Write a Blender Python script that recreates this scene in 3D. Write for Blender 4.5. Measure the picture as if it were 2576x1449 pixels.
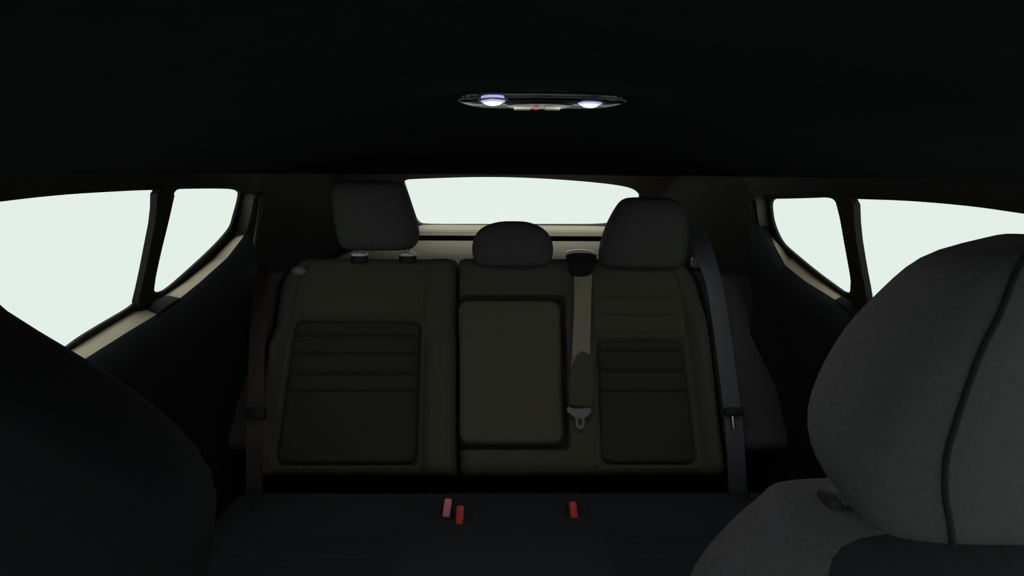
import bpy, bmesh, math
from mathutils import Vector, Matrix, geometry

for o in list(bpy.data.objects):
    bpy.data.objects.remove(o)
SC = bpy.context.scene
COL = SC.collection

# ------------------------------------------------------------------ camera
F = 1500.0
PITCH, YAW, ROLL = math.atan(294 / F), 0.0125, 0.006
CAM = Vector((0, 0, 1.15))
RM = (Matrix.Rotation(-YAW, 3, 'Z') @ Matrix.Rotation(math.pi / 2 - PITCH, 3, 'X') @ Matrix.Rotation(ROLL, 3, 'Z'))
cd = bpy.data.cameras.new('camera')
cd.sensor_width = 36
cd.lens = 36 * F / 2576
cd.clip_start = 0.01
cam = bpy.data.objects.new('camera', cd)
cam.matrix_world = Matrix.Translation(CAM) @ RM.to_4x4()
COL.objects.link(cam)
SC.camera = cam

# ------------------------------------------------------------------ overcast sky, exposure
SKY = (0.765, 0.862, 0.797)
GLASS_REAR, GLASS_FRONT = 0.62, 0.90        # privacy glass behind the front seats, clear glass ahead
world = bpy.data.worlds.new('overcast_sky')
SC.world = world
world.use_nodes = True
bg = world.node_tree.nodes['Background']
bg.inputs[0].default_value = (*SKY, 1)
bg.inputs[1].default_value = 1 / GLASS_REAR
SC.view_settings.view_transform = 'Standard'
SC.view_settings.look = 'None'
SC.view_settings.exposure = 0
SC.view_settings.gamma = 1
SC.view_settings.use_curve_mapping = False


# ------------------------------------------------------------------ geometry helpers
def ray(px, py):
    return RM @ Vector(((px - 1288) / F, (724.5 - py) / F, -1))


def proj(p):
    v = RM.transposed() @ (Vector(p) - CAM)
    return (1288 + F * v.x / -v.z, 724.5 - F * v.y / -v.z)


def on_y(px, py, Y):
    d = ray(px, py)
    return CAM + d * (Y / d.y)


def on_z(px, py, Z):
    d = ray(px, py)
    return CAM + d * ((Z - CAM.z) / d.z)


def on_plane(px, py, p0, n):
    d = ray(px, py)
    return CAM + d * ((Vector(p0) - CAM).dot(n) / d.dot(n))


W0, TUM = 0.70, 0.45                          # half width at belt height and lean-in of the sides


def side_x(z, off=0):
    return W0 - TUM * (z - 0.9) - off


def side_pt(px, py, s, off=0):
    d = ray(px, py)
    return CAM + d * ((W0 - TUM * (CAM.z - 0.9) - off) / (s * d.x + TUM * d.z))


def chaikin(p, n=2, closed=True):
    for _ in range(n):
        q = []
        m = len(p)
        if not closed:
            q.append(p[0])
        for i in range(m if closed else m - 1):
            a, b = p[i], p[(i + 1) % m]
            q.append(tuple(a[k] * .75 + b[k] * .25 for k in range(len(a))))
            q.append(tuple(a[k] * .25 + b[k] * .75 for k in range(len(a))))
        if not closed:
            q.append(p[-1])
        p = q
    return p


def lerp_table(tab, x):
    if x <= tab[0][0]:
        return tab[0][1]
    for (a, va), (b, vb) in zip(tab, tab[1:]):
        if x <= b:
            return va + (vb - va) * (x - a) / (b - a)
    return tab[-1][1]


def sstep(a, b, x):
    t = min(1, max(0, (x - a) / (b - a)))
    return t * t * (3 - 2 * t)


# ------------------------------------------------------------------ materials
def mat(name, col, rough=0.7, nscale=40, var=0.15, bump=0.1, bscale=400, metal=0, spec=0.5, sheen=0):
    m = bpy.data.materials.new(name)
    m.use_nodes = True
    nt = m.node_tree
    b = nt.nodes['Principled BSDF']
    tc = nt.nodes.new('ShaderNodeTexCoord')
    nz = nt.nodes.new('ShaderNodeTexNoise')
    nz.inputs['Scale'].default_value = nscale
    nt.links.new(tc.outputs['Object'], nz.inputs['Vector'])
    mx = nt.nodes.new('ShaderNodeMix')
    mx.data_type = 'RGBA'
    mx.inputs[6].default_value = (*[c * (1 - var) for c in col], 1)
    mx.inputs[7].default_value = (*[min(1, c * (1 + var)) for c in col], 1)
    nt.links.new(nz.outputs['Fac'], mx.inputs[0])
    nt.links.new(mx.outputs[2], b.inputs['Base Color'])
    b.inputs['Roughness'].default_value = rough
    b.inputs['Metallic'].default_value = metal
    b.inputs['Specular IOR Level'].default_value = spec
    if sheen:
        b.inputs['Sheen Weight'].default_value = sheen
        b.inputs['Sheen Roughness'].default_value = 0.5
    if bump:
        n2 = nt.nodes.new('ShaderNodeTexNoise')
        n2.inputs['Scale'].default_value = bscale
        nt.links.new(tc.outputs['Object'], n2.inputs['Vector'])
        bp_ = nt.nodes.new('ShaderNodeBump')
        bp_.inputs['Strength'].default_value = bump
        bp_.inputs['Distance'].default_value = 0.002
        nt.links.new(n2.outputs['Fac'], bp_.inputs['Height'])
        nt.links.new(bp_.outputs['Normal'], b.inputs['Normal'])
    return m


def glass(name, t, tint=(1, 1, 1)):
    m = bpy.data.materials.new(name)
    m.use_nodes = True
    nt = m.node_tree
    nt.nodes.remove(nt.nodes['Principled BSDF'])
    tr = nt.nodes.new('ShaderNodeBsdfTransparent')
    tr.inputs[0].default_value = (*[math.sqrt(t) / .985 * c for c in tint], 1)   # light crosses both faces of the pane
    gl = nt.nodes.new('ShaderNodeBsdfGlossy')
    gl.inputs['Roughness'].default_value = 0.02
    ms = nt.nodes.new('ShaderNodeMixShader')
    ms.inputs[0].default_value = 0.015
    nt.links.new(tr.outputs[0], ms.inputs[1])
    nt.links.new(gl.outputs[0], ms.inputs[2])
    nt.links.new(ms.outputs[0], nt.nodes['Material Output'].inputs[0])
    return m


def emit(name, col, s):
    m = bpy.data.materials.new(name)
    m.use_nodes = True
    b = m.node_tree.nodes['Principled BSDF']
    b.inputs['Base Color'].default_value = (.8, .8, .8, 1)
    b.inputs['Emission Color'].default_value = (*col, 1)
    b.inputs['Emission Strength'].default_value = s
    return m


M = dict(
    liner=mat('black_headliner', (.017, .017, .0185), .95, 60, .2, .2, 900, spec=.0),
    panel=mat('black_door_plastic', (.012, .012, .013), .6, 30, .2, .15, 700, spec=.25),
    pillar=mat('black_pillar_trim', (.016, .014, .013), .7, 30, .2, .1, 700, spec=.25),
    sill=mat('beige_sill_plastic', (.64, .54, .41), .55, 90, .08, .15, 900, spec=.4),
    strip=mat('ribbed_weather_strip', (.055, .052, .046), .35, 80, .2, .2, 900, spec=.6),
    rubber=mat('black_rubber', (.012, .011, .010), .6, 50, .2, .05, 600, spec=.3),
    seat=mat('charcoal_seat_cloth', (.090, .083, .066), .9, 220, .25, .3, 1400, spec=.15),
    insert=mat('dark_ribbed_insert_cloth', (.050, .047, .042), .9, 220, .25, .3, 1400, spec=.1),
    seat2=mat('charcoal_seat_edge_cloth', (.075, .074, .072), .9, 220, .25, .3, 1400, spec=.15),
    arm=mat('olive_armrest_cloth', (.115, .106, .080), .9, 220, .2, .3, 1400, spec=.15),
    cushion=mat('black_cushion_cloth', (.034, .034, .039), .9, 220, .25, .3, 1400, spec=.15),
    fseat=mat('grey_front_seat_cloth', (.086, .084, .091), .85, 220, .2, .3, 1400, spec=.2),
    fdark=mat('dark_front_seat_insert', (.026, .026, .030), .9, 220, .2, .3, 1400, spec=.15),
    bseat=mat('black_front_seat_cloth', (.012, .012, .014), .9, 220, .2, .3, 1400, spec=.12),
    gloss=mat('gloss_black_plastic', (.008, .008, .009), .18, 30, .1, 0, spec=.6),
    black=mat('black_plastic', (.008, .008, .008), .5, 30, .1, .1, 800, spec=.3),
    grey=mat('grey_plastic', (.20, .20, .21), .45, 30, .1, .1, 800, spec=.4),
    chrome=mat('brushed_chrome', (.75, .75, .74), .22, 60, .05, 0, metal=1),
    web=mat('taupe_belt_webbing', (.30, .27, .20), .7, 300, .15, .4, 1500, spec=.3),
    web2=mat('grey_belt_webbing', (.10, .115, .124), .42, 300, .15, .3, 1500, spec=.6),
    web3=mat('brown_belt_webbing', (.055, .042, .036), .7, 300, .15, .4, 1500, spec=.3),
    red=mat('red_button_plastic', (.55, .05, .035), .45, 30, .1, 0, spec=.4),
    pink=mat('pink_and_lit_red_plastic', (.85, .22, .30), .45, 30, .1, 0, spec=.4),  # lamp switch pink; on the buckle it is red with light painted in
    carpet=mat('black_carpet', (.012, .012, .013), 1, 120, .3, .5, 500, spec=.05),
    shelf=mat('taupe_cargo_cover', (.25, .208, .160), .85, 60, .12, .2, 700, spec=.2),
    reveal=mat('taupe_frame_shaded_reveal', (.085, .076, .058), .6, 60, .1, .1, 700, spec=.3),
    tail=mat('beige_tailgate_plastic', (.46, .39, .30), .6, 60, .1, .1, 700, spec=.3),
    glass_rear=glass('privacy_glass', GLASS_REAR),
    glass_front=glass('clear_glass', GLASS_FRONT),
    lens=emit('violet_lens', (.50, .45, 1.0), .75),
    led=emit('led_core', (1.0, .95, .97), 230),
    pale=mat('pale_highlight_plastic', (.80, .76, .76), .2, 30, .05, 0, spec=.6),  # window highlight on the glossy guides, painted in as near-white colour
    lamp_button=mat('pale_lamp_button', (.55, .52, .45), .4, 30, .05, 0, spec=.4),
)


# ------------------------------------------------------------------ object helpers
def tag(o, label=None, cat=None, kind=None, group=None):
    if label: o['label'] = label
    if cat: o['category'] = cat
    if kind: o['kind'] = kind
    if group: o['group'] = group
    return o


def thing(name, loc, label, cat=None, group=None, kind=None):
    o = bpy.data.objects.new(name, None)
    o.empty_display_size = .05
    COL.objects.link(o)
    o.location = loc
    bpy.context.view_layer.update()
    return tag(o, label, cat, kind, group)


def mk(name, verts, faces, m, parent=None, smooth=True, sub=0, bevel=0, angle=None):
    me = bpy.data.meshes.new(name)
    me.from_pydata([tuple(v) for v in verts], [], faces)
    bm = bmesh.new()
    bm.from_mesh(me)
    bmesh.ops.remove_doubles(bm, verts=bm.verts, dist=1e-6)
    bmesh.ops.recalc_face_normals(bm, faces=bm.faces)
    if bevel:
        ed = [e for e in bm.edges if len(e.link_faces) == 2 and e.calc_face_angle(0) > .6]
        bmesh.ops.bevel(bm, geom=ed, offset=bevel, segments=3, profile=.5, affect='EDGES')
    bm.to_mesh(me)
    bm.free()
    o = bpy.data.objects.new(name, me)
    me.materials.append(M[m])
    COL.objects.link(o)
    if smooth:
        for p in me.polygons:
            p.use_smooth = True
        if angle:
            me.set_sharp_from_angle(angle=angle)
    if sub:
        md = o.modifiers.new('smooth', 'SUBSURF')
        md.levels = md.render_levels = sub
    if parent:
        q = parent
        off = Vector((0, 0, 0))
        while q:
            off += q.location
            q = q.parent
        me.transform(Matrix.Translation(-off))
        o.parent = parent
    return o


def box_data(c, h, R=None):
    v = []
    for x in (-1, 1):
        for y in (-1, 1):
            for z in (-1, 1):
                p = Vector((x * h[0], y * h[1], z * h[2]))
                v.append(Vector(c) + (R @ p if R else p))
    f = [(0, 1, 3, 2), (4, 6, 7, 5), (0, 4, 5, 1), (2, 3, 7, 6), (0, 2, 6, 4), (1, 5, 7, 3)]
    return v, f


def box(name, c, h, m, parent=None, R=None, bevel=.004):
    v, f = box_data(c, h, R)
    return mk(name, v, f, m, parent, bevel=bevel, angle=.7)


def tube(name, pts, r, m, parent=None, n=10):
    v, f = [], []
    pts = [Vector(p) for p in pts]
    for i, p in enumerate(pts):
        t = (pts[min(i + 1, len(pts) - 1)] - pts[max(i - 1, 0)]).normalized()
        a = t.orthogonal().normalized() if i == 0 else (a - t * a.dot(t)).normalized()
        b = t.cross(a)
        rr = r[i] if isinstance(r, (list, tuple)) else r
        for k in range(n):
            q = 2 * math.pi * k / n
            v.append(p + a * (rr * math.cos(q)) + b * (rr * math.sin(q)))
    for i in range(len(pts) - 1):
        for k in range(n):
            f.append((i * n + k, i * n + (k + 1) % n, (i + 1) * n + (k + 1) % n, (i + 1) * n + k))
    f.append(tuple(range(n))[::-1])
    f.append(tuple(range((len(pts) - 1) * n, len(pts) * n)))
    return mk(name, v, f, m, parent, angle=1)


def ribbon(name, pts, w, sides, th, m, parent=None):
    """flat strap: pts centre line, w widths, sides = vectors across the strap"""
    v, f = [], []
    n = len(pts)
    for i in range(n):
        p = Vector(pts[i])
        t = (Vector(pts[min(i + 1, n - 1)]) - Vector(pts[max(i - 1, 0)])).normalized()
        s = Vector(sides[i] if isinstance(sides, list) else sides)
        s = (s - t * s.dot(t)).normalized()
        nn = t.cross(s).normalized()
        ww = w[i] if isinstance(w, (list, tuple)) else w
        for a, b in ((-1, -1), (1, -1), (1, 1), (-1, 1)):
            v.append(p + s * (a * ww / 2) + nn * (b * th / 2))
    for i in range(n - 1):
        for k in range(4):
            f.append((i * 4 + k, i * 4 + (k + 1) % 4, i * 4 + 4 + (k + 1) % 4, i * 4 + 4 + k))
    f += [(3, 2, 1, 0), (n * 4 - 4, n * 4 - 3, n * 4 - 2, n * 4 - 1)]
    return mk(name, v, f, m, parent, angle=.7)


def inside(p, poly):
    c = False
    j = len(poly) - 1
    for i in range(len(poly)):
        a, b = poly[i], poly[j]
        if (a[1] > p[1]) != (b[1] > p[1]) and p[0] < (b[0] - a[0]) * (p[1] - a[1]) / (b[1] - a[1]) + a[0]:
            c = not c
        j = i
    return c


def panel(name, outer, holes, fn, th, m, parent=None, angle=.6):
    """slab with real openings: outline and holes in 2D, fn(u, v, depth) -> 3D"""
    vs, es = [], []
    for loop in [outer] + holes:
        k = len(vs)
        vs += [Vector(p) for p in loop]
        es += [(k + i, k + (i + 1) % len(loop)) for i in range(len(loop))]
    V, E, Fc, *_ = geometry.delaunay_2d_cdt(vs, es, [], 0, 1e-6)
    keep = []
    for t in Fc:
        c = sum((V[i] for i in t), Vector((0, 0))) / len(t)
        if inside(c, outer) and not any(inside(c, h) for h in holes):
            keep.append(tuple(t))
    n = len(V)
    verts = [fn(p.x, p.y, 0) for p in V] + [fn(p.x, p.y, th) for p in V]
    cnt = {}
    for t in keep:
        for i in range(len(t)):
            a, b = t[i], t[(i + 1) % len(t)]
            cnt[(a, b)] = 1
    faces = list(keep) + [tuple(i + n for i in t[::-1]) for t in keep]
    for (a, b) in cnt:
        if (b, a) not in cnt:
            faces.append((b, a, a + n, b + n))
    return mk(name, verts, faces, m, parent, angle=angle)


def loft(name, rings, m, parent=None, sub=0, closed=True, cap=True, angle=None):
    n = len(rings[0])
    v = [p for r in rings for p in r]
    f = []
    for i in range(len(rings) - 1):
        for k in range(n if closed else n - 1):
            f.append((i * n + k, i * n + (k + 1) % n, (i + 1) * n + (k + 1) % n, (i + 1) * n + k))
    if cap and closed:
        f.append(tuple(range(n))[::-1])
        f.append(tuple(range((len(rings) - 1) * n, len(rings) * n)))
    return mk(name, v, f, m, parent, sub=sub, angle=angle)


def sring(cx, cy, z, a, b, e=2.6, n=40, tilt=0):
    """super-ellipse ring lying flat at height z"""
    out = []
    for k in range(n):
        q = 2 * math.pi * k / n
        c, s = math.cos(q), math.sin(q)
        x = a * math.copysign(abs(c) ** (2 / e), c)
        y = b * math.copysign(abs(s) ** (2 / e), s)
        out.append(Vector((cx + x, cy + y, z + tilt * y)))
    return out


def hfield(name, xl, xr, s0, s1, nx, ny, fn, tfun, back, m, parent=None):
    """upholstered slab: outline xl(s)..xr(s), s0..s1, fn(x, s, t) -> 3D, tfun(x, s, dx, ds) = padding height"""
    v, f = [], []
    for j in range(ny + 1):
        s = s0 + (s1 - s0) * j / ny
        a, b = xl(s), xr(s)
        for i in range(nx + 1):
            x = a + (b - a) * i / nx
            v.append(fn(x, s, tfun(x, s, min(x - a, b - x), min(s - s0, s1 - s))))
    n = len(v)
    for j in (0, ny):
        pass
    W = nx + 1
    for j in range(ny + 1):
        s = s0 + (s1 - s0) * j / ny
        a, b = xl(s), xr(s)
        for i in range(nx + 1):
            x = a + (b - a) * i / nx
            if i in (0, nx) or j in (0, ny):
                v.append(fn(x, s, back))
            else:
                v.append(None)
    idx = {}
    vv = []
    for k, p in enumerate(v):
        if p is not None:
            idx[k] = len(vv)
            vv.append(p)
    for j in range(ny):
        for i in range(nx):
            q = j * W + i
            f.append((idx[q], idx[q + 1], idx[q + W + 1], idx[q + W]))
    rim = [i for i in range(nx + 1)] + [j * W + nx for j in range(1, ny + 1)] + \
          [ny * W + i for i in range(nx - 1, -1, -1)] + [j * W for j in range(ny - 1, 0, -1)]
    for a, b in zip(rim, rim[1:] + rim[:1]):
        f.append((idx[b], idx[a], idx[a + n], idx[b + n]))
    f.append(tuple(idx[a + n] for a in rim))
    return mk(name, vv, f, m, parent, angle=.9)


def roundoff(d, r):
    if d >= r:
        return 0
    return -(r - math.sqrt(max(0, r * r - (r - d) ** 2)))


def groove(x, c, w, depth):
    return -depth * math.exp(-((x - c) / w) ** 2)


# ================================================================== THE CABIN SHELL
# headliner
ROOF = [(-.16, 1.215), (.2, 1.236), (.6, 1.25), (1.0, 1.243), (1.4, 1.215), (1.75, 1.175), (2.0, 1.138)]


def roof_z(x, y):
    zc = lerp_table(ROOF, y)
    e = min(1.135, zc - .004)
    return zc - (zc - e) * min(1, abs(x) / .6) ** 3.2


rows_in, rows = [], []
NX, NY = 32, 40
v, f = [], []
for lay in (0, .03):
    for j in range(NY + 1):
        y = -.16 + 2.16 * j / NY
        for i in range(NX + 1):
            x = -.62 + 1.24 * i / NX
            v.append((x, y, roof_z(x, y) + lay))
W = NX + 1
n = W * (NY + 1)
for j in range(NY):
    for i in range(NX):
        q = j * W + i
        f.append((q, q + W, q + W + 1, q + 1))
        f.append((n + q, n + q + 1, n + q + W + 1, n + q + W))
rim = list(range(W)) + [j * W + NX for j in range(1, NY + 1)] + [NY * W + i for i in range(NX - 1, -1, -1)] + \
    [j * W for j in range(NY - 1, 0, -1)]
for a, b in zip(rim, rim[1:] + rim[:1]):
    f.append((a, b, b + n, a + n))
tag(mk('ceiling', v, f, 'liner', angle=.8), 'black cloth headliner curving over the whole cabin', kind='structure')

tag(box('floor', (0, .8, .03), (.72, 1.75, .03), 'carpet', bevel=0), 'black carpet floor of the cabin below the seats', kind='structure')


def side_fn(s, base=0.0):
    return lambda y, z, d: Vector((s * (side_x(z) + base + d), y, z))


for s, nm in ((-1, 'left'), (1, 'right')):
    # front part of the side with the front door window (behind the camera)
    hole = chaikin([(-.58, .90), (-.50, .90), (.46, .88), (.50, .88), (.50, .92), (.50, 1.08), (.50, 1.11), (.44, 1.11), (-.08, 1.10), (-.14, 1.09)], 2)
    wf = thing('wall_' + nm, (s * .70, .1, 0), 'black front side of the cabin around the front door window', kind='structure')
    panel('door_skin', [(-.88, .06), (-.88, .82), (-.14, 1.17), (.62, 1.17), (.62, .06)], [hole], side_fn(s), .03, 'panel', wf)
    panel('pane', chaikin([(-.60, .89), (.51, .86), (.52, 1.12), (-.13, 1.12)], 1), [], side_fn(s, .012), .004, 'glass_front', wf)
    # rear quarter from the door edge to the tailgate
    rings = []
    for y, nar in ((1.50, .0), (1.62, .005), (1.8, .02), (2.0, .05), (2.25, .09), (2.52, .13)):
        r = []
        top = min(1.17, 1.142 - .43 * (y - 1.985) + .006) if y > 1.9 else 1.17
        for z in (.06, .5, .8, .86, .86 + (top - .86) * .35, .86 + (top - .86) * .7, top):
            r.append(Vector((s * (side_x(max(z, .86)) - nar), y, z)))
        rings.append([p for p in r] + [p + Vector((s * .03, 0, 0)) for p in r[::-1]])
    loft('quarter_trim', rings, 'pillar', wf, angle=.5)

# firewall, dashboard and windscreen (behind the camera)
wfr = thing('wall_front', (0, -.86, 0), 'black dashboard and firewall below the windscreen', kind='structure')
box('firewall', (0, -.90, .42), (.72, .02, .40), 'panel', wfr)
loft('dashboard', [[Vector((x, y, z)) for y, z in ((-.86, .06), (-.86, .82), (-.60, .80), (-.50, .74), (-.48, .55), (-.60, .35), (-.66, .06))] for x in (-.68, 0, .68)], 'panel', wfr, angle=.5)
ws = thing('window_1', (0, -.5, 1.0), 'clear sloping windscreen ahead of the front seats', kind='structure')
dn = Vector((0, -.70, -.395))
panel('pane', [(-.70, 0), (.70, 0), (.70, 1), (-.70, 1)], [], lambda x, q, d: Vector((x * (1 - .12 * (1 - q)), -.16, 1.215)) + dn * q + Vector((0, -.49, .87)) * d, .005, 'glass_front', ws)
panel('frame', [(-.74, -.02), (.74, -.02), (.74, 1.04), (-.74, 1.04)], [chaikin([(-.62, .06), (.62, .06), (.66, .95), (-.66, .95)], 2)],
      lambda x, q, d: Vector((x * (1 - .12 * (1 - q)), -.16, 1.215)) + dn * q + Vector((0, -.49, .87)) * (d - .02), .02, 'pillar', ws)

# ------------------------------------------------------------------ rear doors
DOORS = {
    -1: dict(
        win=[(-160, 530), (-90, 521), (0, 507), (150, 490), (300, 481), (372, 478), (398, 478), (400, 500), (393, 548), (374, 640),
             (360, 710), (350, 748), (338, 768), (262, 812), (200, 850), (172, 872), (150, 885), (-40, 1000), (-160, 1060)],
        quarter=[(605, 476), (603, 500), (590, 545), (584, 568), (566, 592), (530, 630), (470, 685), (428, 722), (408, 734), (386, 736),
                 (388, 704), (402, 640), (420, 570), (432, 510), (440, 476), (468, 475), (540, 474)],
        belt=[((-60, 1015), (-10, 1045)), ((60, 945), (110, 970)), ((172, 880), (213, 905)), ((262, 824), (305, 846)), ((343, 777), (388, 797)),
              ((395, 752), (400, 788)), ((450, 715), (462, 746)), ((520, 660), (528, 690)), ((570, 612), (582, 640)), ((596, 570), (618, 590)), ((608, 520), (634, 530)), ((612, 488), (640, 492))],
        divider=[(396, 470), (444, 470), (424, 560), (404, 640), (388, 716), (384, 790), (343, 778), (362, 700), (378, 620), (394, 540)]),
    1: dict(
        win=[(2142, 500), (2168, 501), (2290, 505), (2450, 519), (2576, 538), (2680, 552), (2760, 565), (2760, 1060), (2640, 1010), (2400, 880), (2260, 795), (2215, 770),
             (2185, 752), (2174, 720), (2160, 650), (2147, 570), (2142, 535)],
        quarter=[(1937, 500), (1965, 500), (2040, 498), (2085, 496), (2103, 505), (2112, 545), (2125, 620), (2138, 690), (2144, 735), (2126, 737),
                 (2104, 722), (2050, 682), (1990, 632), (1966, 610), (1950, 578), (1940, 545)],
        belt=[((1925, 495), (1900, 497)), ((1928, 530), (1904, 535)), ((1936, 575), (1914, 590)), ((1956, 616), (1935, 634)), ((1995, 648), (1975, 668)), ((2050, 694), (2030, 712)), ((2105, 732), (2085, 745)),
              ((2135, 752), (2116, 765)), ((2180, 778), (2150, 800)), ((2260, 830), (2225, 855)), ((2400, 915), (2360, 945)), ((2600, 1030), (2560, 1065))],
        divider=[(2098, 492), (2146, 492), (2150, 580), (2165, 670), (2178, 735), (2186, 790), (2128, 752), (2142, 725), (2134, 660), (2118, 570)]),
}
door_roots = {}
for s, side in ((-1, 'left'), (1, 'right')):
    D = DOORS[s]
    d = thing('door_1' if s < 0 else 'door_2', (s * .70, 1.0, .06),
              ('black rear door with two panes and a bright beige sill, beside the black front seat' if s < 0 else
               'black rear door with two panes, partly behind the grey front headrest'), kind='structure')
    door_roots[s] = d
    OFF = 0.0
    w2 = [(p.y, p.z) for p in (side_pt(x, y, s) for x, y in chaikin(D['win'], 2))]
    q2 = [(p.y, p.z) for p in (side_pt(x, y, s) for x, y in chaikin(D['quarter'], 2))]
    panel('door_frame', [(.60, .06), (.60, 1.17), (1.52, 1.17), (1.52, .06)], [w2, q2], side_fn(s), .006, 'rubber', d)

    for poly in (w2, q2):
        cy_, cz_ = sum(p[0] for p in poly) / len(poly), sum(p[1] for p in poly) / len(poly)
        panel('pane', [(cy_ + (y - cy_) * 1.04, cz_ + (z - cz_) * 1.06) for y, z in poly], [], side_fn(s, .008), .004, 'glass_rear', d)
    dv = [(p.y, p.z) for p in (side_pt(x, y, s, .012) for x, y in chaikin(D['divider'], 1))]
    panel('divider_bar', dv, [], lambda y, z, q, s=s: Vector((s * (side_x(z) - .012 + q), y, z)), .012, 'pillar', d, angle=.9)
    # lit ledge below the glass, then the door card
    A, B = [], []
    bl = []
    for a, b in zip(D['belt'], D['belt'][1:]):
        for k in range(20):
            u = k / 20
            bl.append(side_pt(a[1][0] + (b[1][0] - a[1][0]) * u, a[1][1] + (b[1][1] - a[1][1]) * u, s, .040 if s < 0 else .022))
    for a, b in D['belt']:
        pa = side_pt(*a, s, -.004)
        steep = D['belt'].index((a, b)) >= 9 if s < 0 else D['belt'].index((a, b)) < 3
        pb = side_pt(*b, s, .026) if steep else min(bl, key=lambda p: abs(p.y - pa.y))
        A.append(pa)
        B.append(pb.copy())
    rings = []
    for pa, pb in zip(A, B):
        mid = pa.lerp(pb, .5) + Vector((0, 0, .004))
        rings.append([pa, pa.lerp(mid, .6), mid, mid.lerp(pb, .6), pb, pb + Vector((s * .004, 0, -.012)), pa + Vector((s * .012, 0, -.014))])
    fa = 4 if s < 0 else 7
    loft('divider_foot', [[p + Vector((-s * .003, 0, .004)) for p in rings[fa]], [p.lerp(q, .5) + Vector((-s * .004, 0, .006)) for p, q in zip(rings[fa], rings[fa + 1])],
                          [p + Vector((-s * .003, 0, .004)) for p in rings[fa + 1]]], 'pillar', d, angle=.8)
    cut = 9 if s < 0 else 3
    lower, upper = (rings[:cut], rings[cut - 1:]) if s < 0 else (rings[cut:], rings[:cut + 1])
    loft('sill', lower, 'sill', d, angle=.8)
    loft('shaded_reveal', upper, 'reveal', d, angle=.8)  # same trim as the sill, its weaker light painted in as darker taupe
    rings = []
    for pb in (B[:-2] if s < 0 else B[2:]):
        zb = pb.z
        if pb.z > 1.02 and s:
            pass
        x = abs(pb.x)
        pr = [(x + .0, zb + .001), (x - .006, zb - .004), (x - .016, zb - .018), (x - .022, zb - .045), (x - .020, zb - .09), (x - .008, zb - .14), (x + .004, zb - .2)]
        r = [Vector((s * px, pb.y, pz)) for px, pz in pr]
        r += [Vector((s * (x + .012), pb.y, .30)), Vector((s * (x - .03), pb.y, .22)), Vector((s * (x - .02), pb.y, .08)), Vector((s * .69, pb.y, .08)), Vector((s * (x + .02), pb.y, zb - .012))]
        rings.append(r)
    loft('door_card', rings, 'panel', d, angle=.7)
    # weather strip round the rear edge of the door opening
    if s < 0:
        pts = [(655, 488), (652, 530), (645, 575), (637, 625), (632, 680), (622, 730)]
    else:
        pts = [(1896, 508), (1893, 530), (1899, 560), (1906, 592), (1914, 630), (1920, 680)]
    P = [side_pt(x, y, s, .02) for x, y in chaikin(pts, 2, False)]
    tag(tube('trim_1' if s < 0 else 'trim_2', P, .007, 'strip'), 'thin ribbed weather strip on the pillar at the %s rear door edge' % side, kind='structure')

# ------------------------------------------------------------------ tailgate
T0 = Vector((0, 1.985, 1.142))
TE = Vector((0, .5, -.215)).normalized()
TN = Vector((0, -TE.z, TE.y))                 # outward and up
if TN.z < 0:
    TN = -TN


def tail_uv(px, py):
    p = on_plane(px, py, T0, TN)
    return (p.x, (p - T0).dot(TE))


rear = [(1014, 452), (1050, 450), (1100, 448), (1200, 445), (1300, 446), (1400, 451), (1500, 459), (1570, 468), (1600, 478), (1612, 497), (1585, 530), (1552, 560), (1520, 569),
        (1400, 569), (1200, 569), (1080, 569), (1053, 566), (1040, 530), (1022, 475)]
ruv = [tail_uv(x, y) for x, y in chaikin(rear, 2)]
wr = thing('wall_rear', (0, 2.45, .06), 'beige framed tailgate behind the rear seats', kind='structure')
tfn = lambda x, q, dd: T0 + Vector((x, 0, 0)) + TE * q + TN * dd
panel('tailgate_frame', [(-.66, -.03), (.66, -.03), (.66, .57), (-.66, .57)], [ruv], tfn, .010, 'reveal', wr)
box('lower_panel', (0, 2.53, .48), (.62, .02, .44), 'panel', wr)
win = thing('window_2', (0, 2.2, 1.03), 'small wide rear window in the tailgate', kind='structure')
panel('pane', [(-.50, .0), (.50, .0), (.50, .56), (-.50, .56)], [], lambda x, q, dd: tfn(x, q, dd + .012), .004, 'glass_rear', win)

# beam under the rear window
za, zb, zc_ = on_y(1200, 571, 2.44).z, on_y(1200, 577, 2.39).z, on_y(1200, 593, 2.37).z
prof = [(2.50, za + .004), (2.44, za), (2.415, za - .004), (2.39, zb), (2.378, zb - .008), (2.37, zc_), (2.40, zc_ - .004), (2.5, zc_ - .01)]
tag(loft('trim_3', [[Vector((x, y, z)) for y, z in prof] for x in (-.56, -.3, 0, .3, .56)], 'tail', angle=.4),
    'beige plastic beam along the foot of the rear window', kind='structure')

# ================================================================== CARGO COVER
zsh = on_y(1200, 606, 2.30).z
cc = thing('cargo_cover', (0, 1.98, zsh - .012), 'taupe cargo cover lying behind the rear seat backrests', 'cargo cover')
v, f = [], []
ny = 14
for lay in (0, -.012):
    for j in range(ny + 1):
        y = 1.685 + (2.305 - 1.685) * j / ny
        for x in (-.52, -.25, 0, .25, .52):
            z = zsh - .004 * math.sin(math.pi * j / ny) + (.003 if j % 5 == 0 else 0)
            v.append((x, y, z + lay))
nn = 5 * (ny + 1)
for j in range(ny):
    for i in range(4):
        q = j * 5 + i
        f += [(q, q + 1, q + 6, q + 5), (nn + q, nn + q + 5, nn + q + 6, nn + q + 1)]
rim = list(range(5)) + [j * 5 + 4 for j in range(1, ny + 1)] + [ny * 5 + i for i in range(3, -1, -1)] + [j * 5 for j in range(ny - 1, 0, -1)]
for a, b in zip(rim, rim[1:] + rim[:1]):
    f.append((a, b, b + nn, a + nn))
mk('cover_sheet', v, f, 'shelf', cc, angle=.5)
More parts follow.
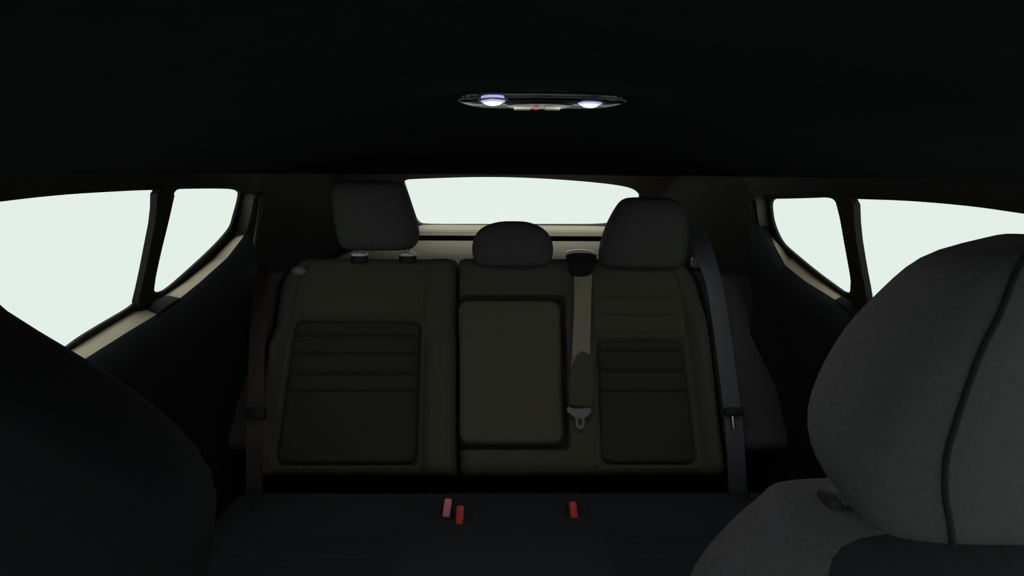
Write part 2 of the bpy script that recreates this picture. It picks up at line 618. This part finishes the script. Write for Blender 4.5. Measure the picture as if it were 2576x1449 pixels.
tube('rear_bar', [(-.53, 2.30, zsh - .012), (.53, 2.30, zsh - .012)], .010, 'black', cc)
box('side_support', (-.55, 2.0, zsh - .04), (.03, .34, .025), 'black', cc)
box('side_support', (.55, 2.0, zsh - .04), (.03, .34, .025), 'black', cc)

# ================================================================== REAR SEAT
BO = Vector((0, 1.28, .42))
BU = Vector((0, .27, .48)).normalized()
BN = Vector((0, -BU.z, BU.y))


def bmap(x, s, t):
    return BO + Vector((x, 0, 0)) + BU * s + BN * t


def bxs(px, py, t=0):
    p = on_plane(px, py, BO + BN * t, BN)
    return p.x, (p - BO).dot(BU)


S_TOP = .588
split = lambda s: bxs(1150, 1200)[0] + (bxs(1150, 660)[0] - bxs(1150, 1200)[0]) * s / .53
gl_y = [bxs(1010, y)[1] for y in (790,)]
gr_y = [bxs(1600, y)[1] for y in (744, 790, 835)]
IL_TOP, IR_TOP, I_BOT = bxs(1010, 803)[1], bxs(1600, 850)[1], .052
il_y = [bxs(1010, y)[1] for y in (843, 890, 940, 985)]
ir_y = [bxs(1600, y)[1] for y in (882, 932, 985)]


def seat_pad(x, s, dx, ds, xl, xr, in0, in1, grooves, gx=None):
    """padding: rounded rim, side bolsters, seams of the ribbed insert"""
    t = roundoff(min(dx, .03), .03) + roundoff(min(ds, .035), .035)
    w = xr - xl
    u0, u1 = xl + in0 * w, xl + in1 * w
    low = 1 - sstep(.33, .40, s)
    bol = max(1 - sstep(u0 - .03, u0 + .012, x), sstep(u1 - .012, u1 + .03, x))
    t += .030 * bol * low - .006 * (1 - bol)
    t += groove(x, u0, .004, .006) * (1 - .4 * sstep(.42, .5, s)) + groove(x, u1, .004, .006) * (1 - .4 * sstep(.42, .5, s))
    if u0 < x < u1:
        e = sstep(0, .02, x - u0) * sstep(0, .02, u1 - x)
        for g in grooves:
            t += groove(s, g, .0035, .006) * e
        t -= .016 * e * sstep(I_BOT - .004, I_BOT + .004, s) * (1 - sstep(IL_TOP - .004, IL_TOP + .004, s))
    return t


XL0 = bxs(668, 900)[0]
XR1 = bxs(1790, 900)[0]


def make_headrest(parent, name, rows, Yc, dep, m, e=2.8, tilt=-.12):
    """rows: (py, left px, right px, depth factor) front view outline, bottom to top"""
    rings = []
    for py, a, b, k in rows:
        p, q = on_y(a, py, Yc), on_y(b, py, Yc)
        z = (p.z + q.z) / 2
        rings.append(sring((p.x + q.x) / 2, Yc + (z - .95) * .12, z, abs(q.x - p.x) / 2, dep * k, e))
    return loft(name, rings, m, parent, sub=1)


# --- backrest on the picture's left (40 part)
lb = thing('rear_seat', bmap((XL0 + split(.3)) / 2, 0, -.06), 'narrow charcoal rear backrest with a raised headrest on chrome posts', 'seat back', group='rear seat backrests')
xl_f = lambda s: XL0 - .006 + .012 * s / .56 + .05 * sstep(.47, .60, s) ** 2
xr_f = lambda s: split(s) - .003
hfield('backrest_pad', xl_f, xr_f, .03, S_TOP, 110, 130, bmap,
       lambda x, s, dx, ds: seat_pad(x, s, dx, ds, xl_f(s), xr_f(s), .10, .83, gl_y), -.11, 'seat', lb)


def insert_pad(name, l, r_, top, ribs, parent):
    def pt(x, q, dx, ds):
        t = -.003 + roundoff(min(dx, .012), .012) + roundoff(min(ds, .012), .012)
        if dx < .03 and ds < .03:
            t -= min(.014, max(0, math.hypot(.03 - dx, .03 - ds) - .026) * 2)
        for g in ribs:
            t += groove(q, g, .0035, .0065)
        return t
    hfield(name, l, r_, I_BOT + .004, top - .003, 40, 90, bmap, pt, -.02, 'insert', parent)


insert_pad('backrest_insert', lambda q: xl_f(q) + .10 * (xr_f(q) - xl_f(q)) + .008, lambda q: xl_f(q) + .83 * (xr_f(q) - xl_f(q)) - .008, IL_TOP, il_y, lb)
hr = make_headrest(lb, 'headrest', [(629, 885, 1015, .25), (626, 868, 1035, .62), (618, 860, 1046, .85), (600, 851, 1056, 1), (575, 845, 1053, 1.02), (540, 838, 1042, 1), (510, 833, 1032, .96),
                                    (485, 832, 1023, .88), (468, 838, 1015, .75), (459, 848, 1006, .58), (455, 866, 990, .3)], 1.56, .055, 'seat2')
for px in (905, 1026):
    a = on_y(px, 600, 1.575)
    b = on_y(px, 655, 1.585)
    tube('post', [a, a.lerp(b, .5), b], .0055, 'chrome', hr)
    c = on_y(px, 641, 1.575)
    rb = [sring(c.x, c.y, c.z + h, w * .023, w * .016, 2.4, 24) for h, w in ((-.022, 1), (-.002, 1), (-.0015, .9))]
    loft('post_guide', rb, 'black', hr, angle=.8)
    rb = [sring(c.x, c.y, c.z + h, w * .023, w * .016, 2.4, 24) for h, w in ((-.002, .95), (.001, 1), (.005, .9), (.008, .6), (.0085, .3))]
    loft('guide_cap', rb, 'pale', hr, angle=.8)
c = bmap(bxs(752, 680)[0], bxs(752, 680)[1], .004)
rb = [[bmap(bxs(752, 682)[0] + .02 * w * math.cos(q), bxs(752, 682)[1] + .012 * w * math.sin(q), h) for q in [k * math.pi / 10 for k in range(20)]] for h, w in ((-.02, 1), (.004, 1), (.009, .8), (.011, .4))]
loft('release_button', rb, 'grey', lb, angle=.8)

# --- backrest on the picture's right (60 part) with armrest
rbk = thing('rear_seat', bmap((split(.3) + XR1) / 2, 0, -.06), 'wide charcoal rear backrest with centre armrest and two headrests', 'seat back', group='rear seat backrests')
xl2 = lambda s: split(s) + .003
xr2 = lambda s: XR1 + .006 - .012 * s / .56 - .05 * sstep(.47, .60, s) ** 2
ax0, as0 = bxs(1156, 1128)
ax1, as1 = bxs(1422, 746)
ax1 = bxs(1424, 900)[0]


def pad_r(x, s, dx, ds):
    # recess for the armrest
    l, r = xl2(s), xr2(s)
    t = roundoff(min(dx, .03), .03) + roundoff(min(ds, .035), .035)
    if x < ax1 + .02:
        rec = sstep(as0 - .004, as0 + .004, s) * (1 - sstep(as1 - .004, as1 + .004, s)) * (1 - sstep(ax1 - .004, ax1 + .004, x))
        if rec > 0:
            t = t * (1 - rec) - .05 * rec
        return t
    bx = bxs(1492, 900)[0]
    u1 = r - .055
    low = 1 - sstep(.38, .50, s)
    bol = sstep(u1 - .012, u1 + .03, x)
    t += .030 * bol * low
    t += groove(x, bx, .004, .005) + groove(x, u1, .004, .006)
    if bx < x < u1:
        e = sstep(0, .02, x - bx) * sstep(0, .02, u1 - x)
        for g in gr_y:
            t += groove(s, g, .0035, .006) * e
        t -= .016 * e * sstep(I_BOT - .004, I_BOT + .004, s) * (1 - sstep(IR_TOP - .004, IR_TOP + .004, s))
    return t


hfield('backrest_pad', xl2, xr2, .03, S_TOP, 150, 130, bmap, pad_r, -.11, 'seat', rbk)
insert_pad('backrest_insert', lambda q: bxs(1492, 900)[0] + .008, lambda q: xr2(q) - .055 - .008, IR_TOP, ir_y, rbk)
# armrest block
axl = lambda s: split(s) + .004
axr = lambda s: ax1 - .011
ac = bxs(1250, 853)[1]


def pad_arm(x, s, dx, ds):
    t = roundoff(min(dx, .014), .014) + roundoff(min(ds, .016), .016) + .006
    c = min(dx, .03), min(ds, .03)
    if c[0] < .02 and c[1] < .02:
        r = math.hypot(.02 - c[0], .02 - c[1])
        if r > .012:
            t -= min(.02, (r - .012) * 2)
    t += groove(s, ac, .006, .004) * (1 - sstep(axl(s) + .10, axl(s) + .22, x))
    return t


arm = hfield('armrest', axl, axr, as0 + .008, as1 - .008, 60, 90, bmap, pad_arm, -.045, 'arm', rbk)
# headrests
make_headrest(rbk, 'headrest', [(668, 1212, 1366, .5), (664, 1198, 1380, .9), (650, 1190, 1389, 1), (630, 1187, 1392, 1), (612, 1188, 1391, .97), (596, 1193, 1386, .9), (582, 1202, 1376, .8),
                                (570, 1217, 1360, .65), (562, 1240, 1340, .45), (557, 1265, 1318, .22)], 1.56, .05, 'seat2')
hr2 = make_headrest(rbk, 'headrest', [(672, 1540, 1690, .3), (670, 1520, 1706, .65), (664, 1508, 1716, .9), (645, 1504, 1722, 1.02), (620, 1509, 1727, 1.04), (590, 1517, 1730, 1.03), (560, 1530, 1730, 1), (540, 1541, 1727, .95),
                                      (522, 1552, 1720, .86), (508, 1562, 1710, .72), (500, 1575, 1698, .55), (497, 1592, 1680, .28)], 1.56, .06, 'seat2')
for px in (1572, 1668):
    a, b = on_y(px, 655, 1.575), on_y(px, 690, 1.585)
    tube('post', [a, a.lerp(b, .5), b], .0055, 'chrome', hr2)
c = on_y(1752, 652, 1.575)
rb = [sring(c.x, c.y, c.z + h, w * .014, w * .016, 2.2, 16) for h, w in ((-.02, 1), (.0, 1), (.005, .8), (.006, .4))]
loft('release_button', rb, 'grey', rbk, angle=.8)

# --- side bolsters against the doors
for s in (-1, 1):
    if s < 0:
        edge = [(690, 642), (760, 615), (800, 596), (900, 562), (1000, 540), (1090, 521), (1130, 521)]
        inner = [(690, 664), (1130, 664)]
    else:
        edge = [(690, 1896), (760, 1915), (800, 1932), (900, 1962), (1000, 1996), (1090, 2018), (1130, 2022)]
        inner = [(690, 1800), (1130, 1800)]
    o = thing('side_bolster', bmap(s * .62, .05, -.05), 'tapering dark cloth side bolster beside the %s' % ('narrow rear backrest' if s < 0 else 'wide rear backrest'), 'side bolster', group='rear side bolsters')
    tab_o, tab_i = [], []
    for py, px in edge:
        x, q = bxs(px, py)
        tab_o.append((q, x))
    tab_o.sort()
    fo = lambda q, tb=tab_o: lerp_table(tb, q)
    fi = (lambda q: xl_f(q) - .004) if s < 0 else (lambda q: xr2(q) + .004)
    l, r = (fo, fi) if s < 0 else (fi, fo)
    s0_, s1_ = tab_o[0][0], tab_o[-1][0]
    hfield('bolster_pad', l, r, s0_, s1_ + .012, 24, 60, bmap,
           lambda x, q, dx, ds, s=s: roundoff(min(dx, .02), .02) + roundoff(min(ds, .025), .025) + .012, -.07, 'seat2', o)

# --- bench cushion
cu = thing('bench_cushion', (0, 1.0, .2), 'dark cloth rear bench cushion with two dished seats', 'seat cushion')
CO = Vector((0, 1.268, .428))
CU_ = Vector((0, -.60, .035)).normalized()
CNn = Vector((0, CU_.z * -1, 0)).cross(Vector((1, 0, 0)))
CNn = Vector((0, .058, .998)).normalized()
cmap = lambda x, q, t: CO + Vector((x, 0, 0)) + CU_ * q + CNn * t


def pad_c(x, q, dx, ds):
    t = roundoff(min(dx, .04), .04) + (roundoff(min(ds, .06), .06) if q > .3 else roundoff(min(ds, .03), .03))
    for cx in (-.37, .37):
        u = abs(x - cx)
        t -= .022 * (1 - sstep(.10, .19, u)) * sstep(.06, .16, q) * (1 - sstep(.36, .50, q))
        t += groove(u, .185, .004, .005)
        if u < .17:
            for g in (.16, .24, .32, .40):
                t += groove(q, g, .004, .004)
    return t


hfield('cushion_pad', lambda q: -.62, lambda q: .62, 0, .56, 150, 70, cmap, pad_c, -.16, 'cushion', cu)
box('cushion_base', (0, 1.04, .175), (.58, .25, .113), 'panel', cu)

# ================================================================== SEAT BELTS
# centre belt
cb = thing('seat_belt', bmap(bxs(1458, 1000)[0], bxs(1458, 1000)[1], .01), 'taupe centre lap and shoulder belt hanging beside the armrest', 'seat belt', group='rear seat belts')
pts, ws_ = [], []
for py, px, w, t in ((650, 1466, 47, .010), (690, 1467, 46, .014), (740, 1466, 44, .014), (800, 1465, 44, .012), (870, 1462, 46, .012), (910, 1462, 50, .016), (925, 1462, 56, .020)):
    x, q = bxs(px, py, t)
    pts.append(bmap(x, q, t))
    ws_.append(w * pts[-1].y / F)
ribbon('webbing', pts, ws_, Vector((1, 0, 0)), .0022, 'web', cb)
pts, ws_ = [], []
for py, px, w, t in ((890, 1478, 34, .020), (905, 1472, 48, .022), (930, 1464, 60, .024), (970, 1463, 64, .024), (1005, 1462, 62, .022), (1020, 1460, 56, .020)):
    x, q = bxs(px, py, t)
    pts.append(bmap(x, q, t))
    ws_.append(w * pts[-1].y / F)
ribbon('folded_webbing', pts, ws_, Vector((1, .0, 0)), .004, 'seat', cb)
# guide on top of the backrest
gp = [(1422, 640), (1500, 640), (1498, 660), (1490, 690), (1474, 697), (1448, 697), (1436, 690), (1428, 660)]
gx = [bxs(x, y, .012) for x, y in chaikin(gp, 1)]
panel('belt_guide', gx, [], lambda x, q, d_: bmap(x, q, .004 + d_), .018, 'black', cb, angle=.9)
a, b = on_y(1424, 641, 1.565), on_y(1494, 641, 1.565)
rings = []
for k in range(9):
    u = k / 8
    p = a.lerp(b, u) + Vector((0, 0, .002 + .007 * math.sin(math.pi * u) ** .5))
    rings.append([p + Vector((0, .018 * math.cos(q), .005 * math.sin(q))) for q in [2 * math.pi * i / 12 for i in range(12)]])
loft('guide_bezel', rings, 'pale', cb, angle=.9)


def tongue(parent, px, py, t, k=1.0):
    x, q = bxs(px, py, t)
    sc = 1.0 / F * bmap(x, q, t).y * k
    T = lambda dx, dy, d_: bmap(x + dx * sc, q - dy * sc, t + d_)
    body = [(-34, -12), (-24, -10), (-14, -6), (20, -9), (32, -8), (30, 2), (22, 10), (16, 16), (-16, 16), (-22, 8), (-32, 2)]
    panel('tongue_body', chaikin(body, 1), [], lambda u, w, d_: T(u, w, d_), .010, 'grey', parent, angle=.9)
    outer = [(-13, 14), (14, 14), (13, 30), (10, 44), (-8, 44), (-11, 30)]
    hole = [(-6, 20), (7, 20), (6, 36), (-4, 36)]
    panel('tongue_plate', chaikin(outer, 1), [chaikin(hole, 1)], lambda u, w, d_: T(u, w, d_ + .003), .0035, 'chrome', parent, angle=.9)


tongue(cb, 1457, 1036, .018)

# outer belts
rbelt = thing('seat_belt', bmap(bxs(1850, 1030)[0], .2, .03), 'grey outer shoulder belt looping over the wide backrest beside its headrest', 'seat belt', group='rear seat belts')
path = [((1744, 578), 1.66), ((1754, 592), 1.62), ((1765, 615), 1.585), ((1772, 640), 1.56), ((1783, 668), 1.535), ((1796, 710), 1.51), ((1808, 780), 1.475), ((1820, 860), 1.43), ((1832, 950), 1.375), ((1842, 1030), 1.33), ((1850, 1120), 1.29), ((1854, 1190), 1.275), ((1858, 1262), 1.277)]
pp = [on_y(x, y, Y) for (x, y), Y in path]
pp = [Vector(p) for p in chaikin([tuple(p) for p in pp], 1, False)]
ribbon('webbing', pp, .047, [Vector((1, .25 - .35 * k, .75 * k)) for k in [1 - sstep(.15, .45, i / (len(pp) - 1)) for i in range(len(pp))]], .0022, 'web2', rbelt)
p = on_y(1846, 1036, 1.315)
Rt = Matrix.Rotation(-.5, 3, 'X')
box('tongue_body', p, (.022, .006, .010), 'black', rbelt, Rt, .003)
box('tongue_plate', p + Vector((-.004, -.010, -.020)), (.0022, .002, .015), 'chrome', rbelt, Rt, .001)
lbelt = thing('seat_belt', bmap(bxs(655, 1000)[0], .2, .03), 'brown outer shoulder belt running down beside the narrow backrest', 'seat belt', group='rear seat belts')
path = [((654, 662), 1.545), ((655, 690), 1.50), ((653, 760), 1.455), ((648, 840), 1.41), ((645, 920), 1.365), ((643, 1010), 1.315), ((641, 1090), 1.28), ((640, 1180), 1.277), ((640, 1262), 1.277)]
pp = [on_y(x, y, Y) for (x, y), Y in path]
pp = [Vector(p) for p in chaikin([tuple(p) for p in pp], 1, False)]
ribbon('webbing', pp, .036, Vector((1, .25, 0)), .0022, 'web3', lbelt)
p = on_y(644, 1040, 1.285)
box('tongue_body', p, (.022, .008, .012), 'black', lbelt, Rt, .003)

# buckles standing at the back of the cushion
for (px, py, lean, mt, lab) in (
        (1125, 1281, .10, 'pink', 'seat belt buckle with a red button in a lit pink tone, tallest of the pair below the armrest split'),
        (1157, 1299, .04, 'red', 'short seat belt buckle with an orange red button, nearer the armrest of the pair'),
        (1443, 1288, -.08, 'red', 'single seat belt buckle with a red button below the centre belt tongue')):
    Yb = 1.15 if py < 1290 else 1.125
    p = on_y(px, py, Yb)
    bk = thing('seat_belt_buckle', p + Vector((0, .01, -.05)), lab, 'buckle', group='rear buckles')
    R = Matrix.Rotation(lean, 3, 'Y') @ Matrix.Rotation(-.75, 3, 'X')
    box('buckle_body', p + R @ Vector((0, .010, -.006)), (.0115, .009, .031), 'black', bk, R, .004)
    box('release_button', p + R @ Vector((0, -.002, .002)), (.0082, .006, .0195), mt, bk, R, .004)

# ================================================================== DOME LAMP
lc = on_z(1362, 254, 1.243)
dl = thing('dome_lamp', (lc.x, lc.y, 1.24), 'slim black ceiling lamp with two lit white lenses', 'lamp')
LZ = roof_z(lc.x, lc.y)
sl = (roof_z(lc.x, lc.y + .05) - roof_z(lc.x, lc.y - .05)) / .1


def lmap(x, y, d_):
    return Vector((lc.x + x, lc.y + y, LZ + sl * y - .0015 * abs(x) / .1 - d_))


HW = (on_z(1566, 256, LZ).x - on_z(1158, 248, LZ).x) / 2
outl = chaikin([(-HW, -.034), (-HW * .55, -.046), (HW * .55, -.046), (HW, -.034), (HW * .97, .0), (HW * .82, .034), (HW * .5, .046), (-HW * .5, .046), (-HW * .82, .034), (-HW * .97, 0)], 2)
rings = [[lmap(x * k, y * k, d_) for x, y in outl] for d_, k in ((-.006, 1), (.003, 1), (.006, .97), (.007, .93))]
loft('bezel', rings, 'gloss', dl, angle=.7)
rings = [[lmap(x * k, y * k, d_) for x, y in outl] for d_, k in ((.002, 1.0), (.0045, 1.0), (.0045, .985), (.002, .985))]
v = [p for r in rings for p in r]
n = len(outl)
f = [(a * n + i, a * n + (i + 1) % n, ((a + 1) % 4) * n + (i + 1) % n, ((a + 1) % 4) * n + i) for a in range(4) for i in range(n)]
mk('chrome_rim', v, f, 'grey', dl, angle=.7)
for px, py in ((1240, 253), (1484, 258)):
    q = on_z(px, py, LZ - .007)
    ex, ey = q.x - lc.x, q.y - lc.y
    ring = lambda k, d_: [lmap(ex + .0155 * k * math.cos(a), ey + .019 * k * math.sin(a), d_) for a in [2 * math.pi * i / 28 for i in range(28)]]
    lens = loft('lens', [ring(1, .002), ring(1, .008), ring(.85, .0095), ring(.4, .0105)], 'lens', dl, angle=1)
    loft('led', [ring(.62, .0095), ring(.60, .0112), ring(.4, .0120), ring(.15, .0122)], 'led', lens, angle=1)
    sv = [p for r in (ring(1.0, .006), ring(1.25, .006), ring(1.25, .0072), ring(1.02, .0076)) for p in r]
    sf = [(a * 28 + i, a * 28 + (i + 1) % 28, ((a + 1) % 4) * 28 + (i + 1) % 28, ((a + 1) % 4) * 28 + i) for a in range(4) for i in range(28)]
    mk('lens_ring', sv, sf, 'grey', dl, angle=.7)
hump = chaikin([(-.042, -.03), (.042, -.03), (.046, .01), (.036, .04), (-.036, .04), (-.046, .01)], 2)
rings = [[lmap(-.003 + x * k, y * k, d_) for x, y in hump] for d_, k in ((.004, 1.15), (.008, 1), (.0092, .95), (.0095, .8))]
loft('switch_console', rings, 'gloss', dl, angle=.7)
for px, hw, mt in ((1318, .0115, 'lamp_button'), (1357, .0035, 'pink'), (1402, .0105, 'lamp_button')):
    q = on_z(px, 260, LZ - .013)
    e = Vector((q.x - lc.x, .014, 0))
    v, f = box_data((0, 0, 0), (hw, .0075, .003))
    mk('lamp_switch', [lmap(e.x + p.x, e.y + p.y, .0095 - p.z) for p in v], f, mt, dl, bevel=.001, angle=.7)

# ================================================================== FRONT SEATS
def fit_inner(cx, cy, b, z, e, sil, s, amin=.01, amax=.4):
    """half width so that the ring's inboard edge follows the traced outline"""
    def err(a):
        pr = [proj(p) for p in sring(cx, cy, z, a, b, e, 48)]
        q = min(pr, key=lambda k: k[0] * s)
        return (q[0] - lerp_table(sil, q[1])) * s
    lo, hi = amin, amax
    for _ in range(40):
        mid = (lo + hi) / 2
        if err(mid) > 0:
            lo = mid
        else:
            hi = mid
    return (lo + hi) / 2


SX, SY = .425, .50
fs = thing('front_seat', (SX, .36, .06), 'grey cloth front seat with a large separate headrest', 'car seat')
sil = [(596, 2560), (604, 2470), (612, 2400), (635, 2330), (660, 2290), (715, 2238), (748, 2200), (790, 2160), (840, 2120), (910, 2080), (985, 2045), (1050, 2028), (1090, 2035), (1140, 2060), (1190, 2090),
       (1230, 2118), (1270, 2150), (1320, 2200), (1345, 2250), (1360, 2300)]
rings = []
for z, b, dy in ((.846, .022, -.035), (.852, .038, -.03), (.862, .050, -.024), (.88, .060, -.016), (.90, .066, -.008), (.93, .070, .0), (.96, .072, .004), (.99, .070, .004), (1.02, .065, .0),
                 (1.045, .060, -.004), (1.068, .052, -.008), (1.085, .042, -.012), (1.097, .028, -.016), (1.102, .012, -.018)):
    a = fit_inner(SX, SY + dy, b, z, 3.0, sil, 1)
    rings.append(sring(SX, SY + dy, z, a * 1.03, b, 3.0, 48))
HEAD = loft('headrest', rings, 'fseat', fs, sub=1)
for k in (33, 39):
    tube('seam_piping', chaikin([tuple(rg[k]) for rg in rings[1:-1]], 2, False), .0026, 'fdark', HEAD, 8)
for q in (-.095, .095):
    tube('post', [(SX + q, SY, .90), (SX + q, SY + .02, .85), (SX + q, SY + .045, .79)], .006, 'chrome', HEAD)
    loft('post_guide', [sring(SX + q, SY + .035, h, w * .020, w * .016, 2.4, 20) for h, w in ((.79, 1), (.833, 1), (.839, .85), (.841, .4))], 'black', HEAD, angle=.8)
sil_b = [(1190, 2150), (1198, 2060), (1205, 2000), (1217, 1950), (1260, 1900), (1310, 1850), (1400, 1762), (1449, 1730), (1600, 1690), (1800, 1660), (2400, 1600)]
rings = []
for z, b in ((.30, .075), (.40, .075), (.50, .072), (.60, .070), (.68, .066), (.72, .064), (.75, .062), (.775, .059), (.80, .054), (.815, .048), (.826, .040), (.833, .030), (.837, .016)):
    cy = SY + .05 - (.83 - z) * .30
    a = fit_inner(SX, cy, b, z, 3.0, sil_b, 1, .03, .29)
    a = min(a, .265)
    rings.append(sring(SX, cy, z, a, b, 3.0, 48))
loft('backrest', rings, 'fseat', fs, sub=1)
rings = []
for z, w, b in ((.32, .165, .072), (.45, .165, .071), (.58, .163, .068), (.66, .16, .064), (.72, .155, .060), (.775, .150, .056), (.80, .138, .050), (.815, .115, .042), (.824, .07, .025)):
    cy = SY + .05 - (.83 - z) * .30 - .012
    rings.append(sring(SX, cy, z, w, b, 3.4, 48))
loft('backrest_insert', rings, 'fdark', fs, sub=1)
rings = []
for y, w, h0, h1 in ((-.16, .18, .26, .34), (-.13, .22, .22, .37), (-.05, .24, .2, .38), (.1, .25, .2, .37), (.25, .25, .2, .36), (.33, .24, .2, .35)):
    r = []
    for k in range(28):
        q = 2 * math.pi * k / 28
        r.append(Vector((SX + w * math.copysign(abs(math.cos(q)) ** .6, math.cos(q)), y, (h0 + h1) / 2 + (h1 - h0) / 2 * math.copysign(abs(math.sin(q)) ** .6, math.sin(q)))))
    rings.append(r)
loft('seat_cushion', rings, 'fseat', fs, sub=1)
box('seat_base', (SX, .09, .13), (.2, .2, .07), 'black', fs)

LX, LY = -.42, .36
ls = thing('front_seat', (LX, .22, .06), 'black front seat with sloping shoulder at the left edge of the frame', 'car seat')
sil_l = [(740, -120), (795, 0), (815, 58), (873, 166), (955, 300), (1045, 420), (1105, 500), (1150, 538), (1190, 549), (1250, 551), (1350, 541), (1449, 520), (1700, 480), (2400, 440)]
rings = []
for z, b in ((.30, .075), (.45, .075), (.58, .073), (.70, .070), (.80, .067), (.86, .063), (.89, .060), (.92, .058), (.95, .055), (.98, .052), (1.01, .050), (1.04, .047), (1.065, .042), (1.09, .038), (1.11, .030), (1.12, .02), (1.124, .008)):
    cy = LY - (.98 - z) * .26
    a = fit_inner(LX, cy, b, z, 3.0, sil_l, -1, .03, .30)
    a = max(min(a, .24), .02 if z > 1.1 else .06)
    if z > 1.1:
        a = {1.11: .075, 1.12: .05, 1.124: .02}[z]
    rings.append(sring(LX, cy, z, a, b, 3.0, 48))
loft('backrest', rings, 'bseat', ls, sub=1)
rings = []
for y, w, h0, h1 in ((-.32, .18, .26, .34), (-.29, .22, .22, .37), (-.2, .23, .2, .38), (-.05, .23, .2, .37), (.1, .23, .2, .36), (.18, .22, .2, .35)):
    r = []
    for k in range(28):
        q = 2 * math.pi * k / 28
        r.append(Vector((LX + w * math.copysign(abs(math.cos(q)) ** .6, math.cos(q)), y, (h0 + h1) / 2 + (h1 - h0) / 2 * math.copysign(abs(math.sin(q)) ** .6, math.sin(q)))))
    rings.append(r)
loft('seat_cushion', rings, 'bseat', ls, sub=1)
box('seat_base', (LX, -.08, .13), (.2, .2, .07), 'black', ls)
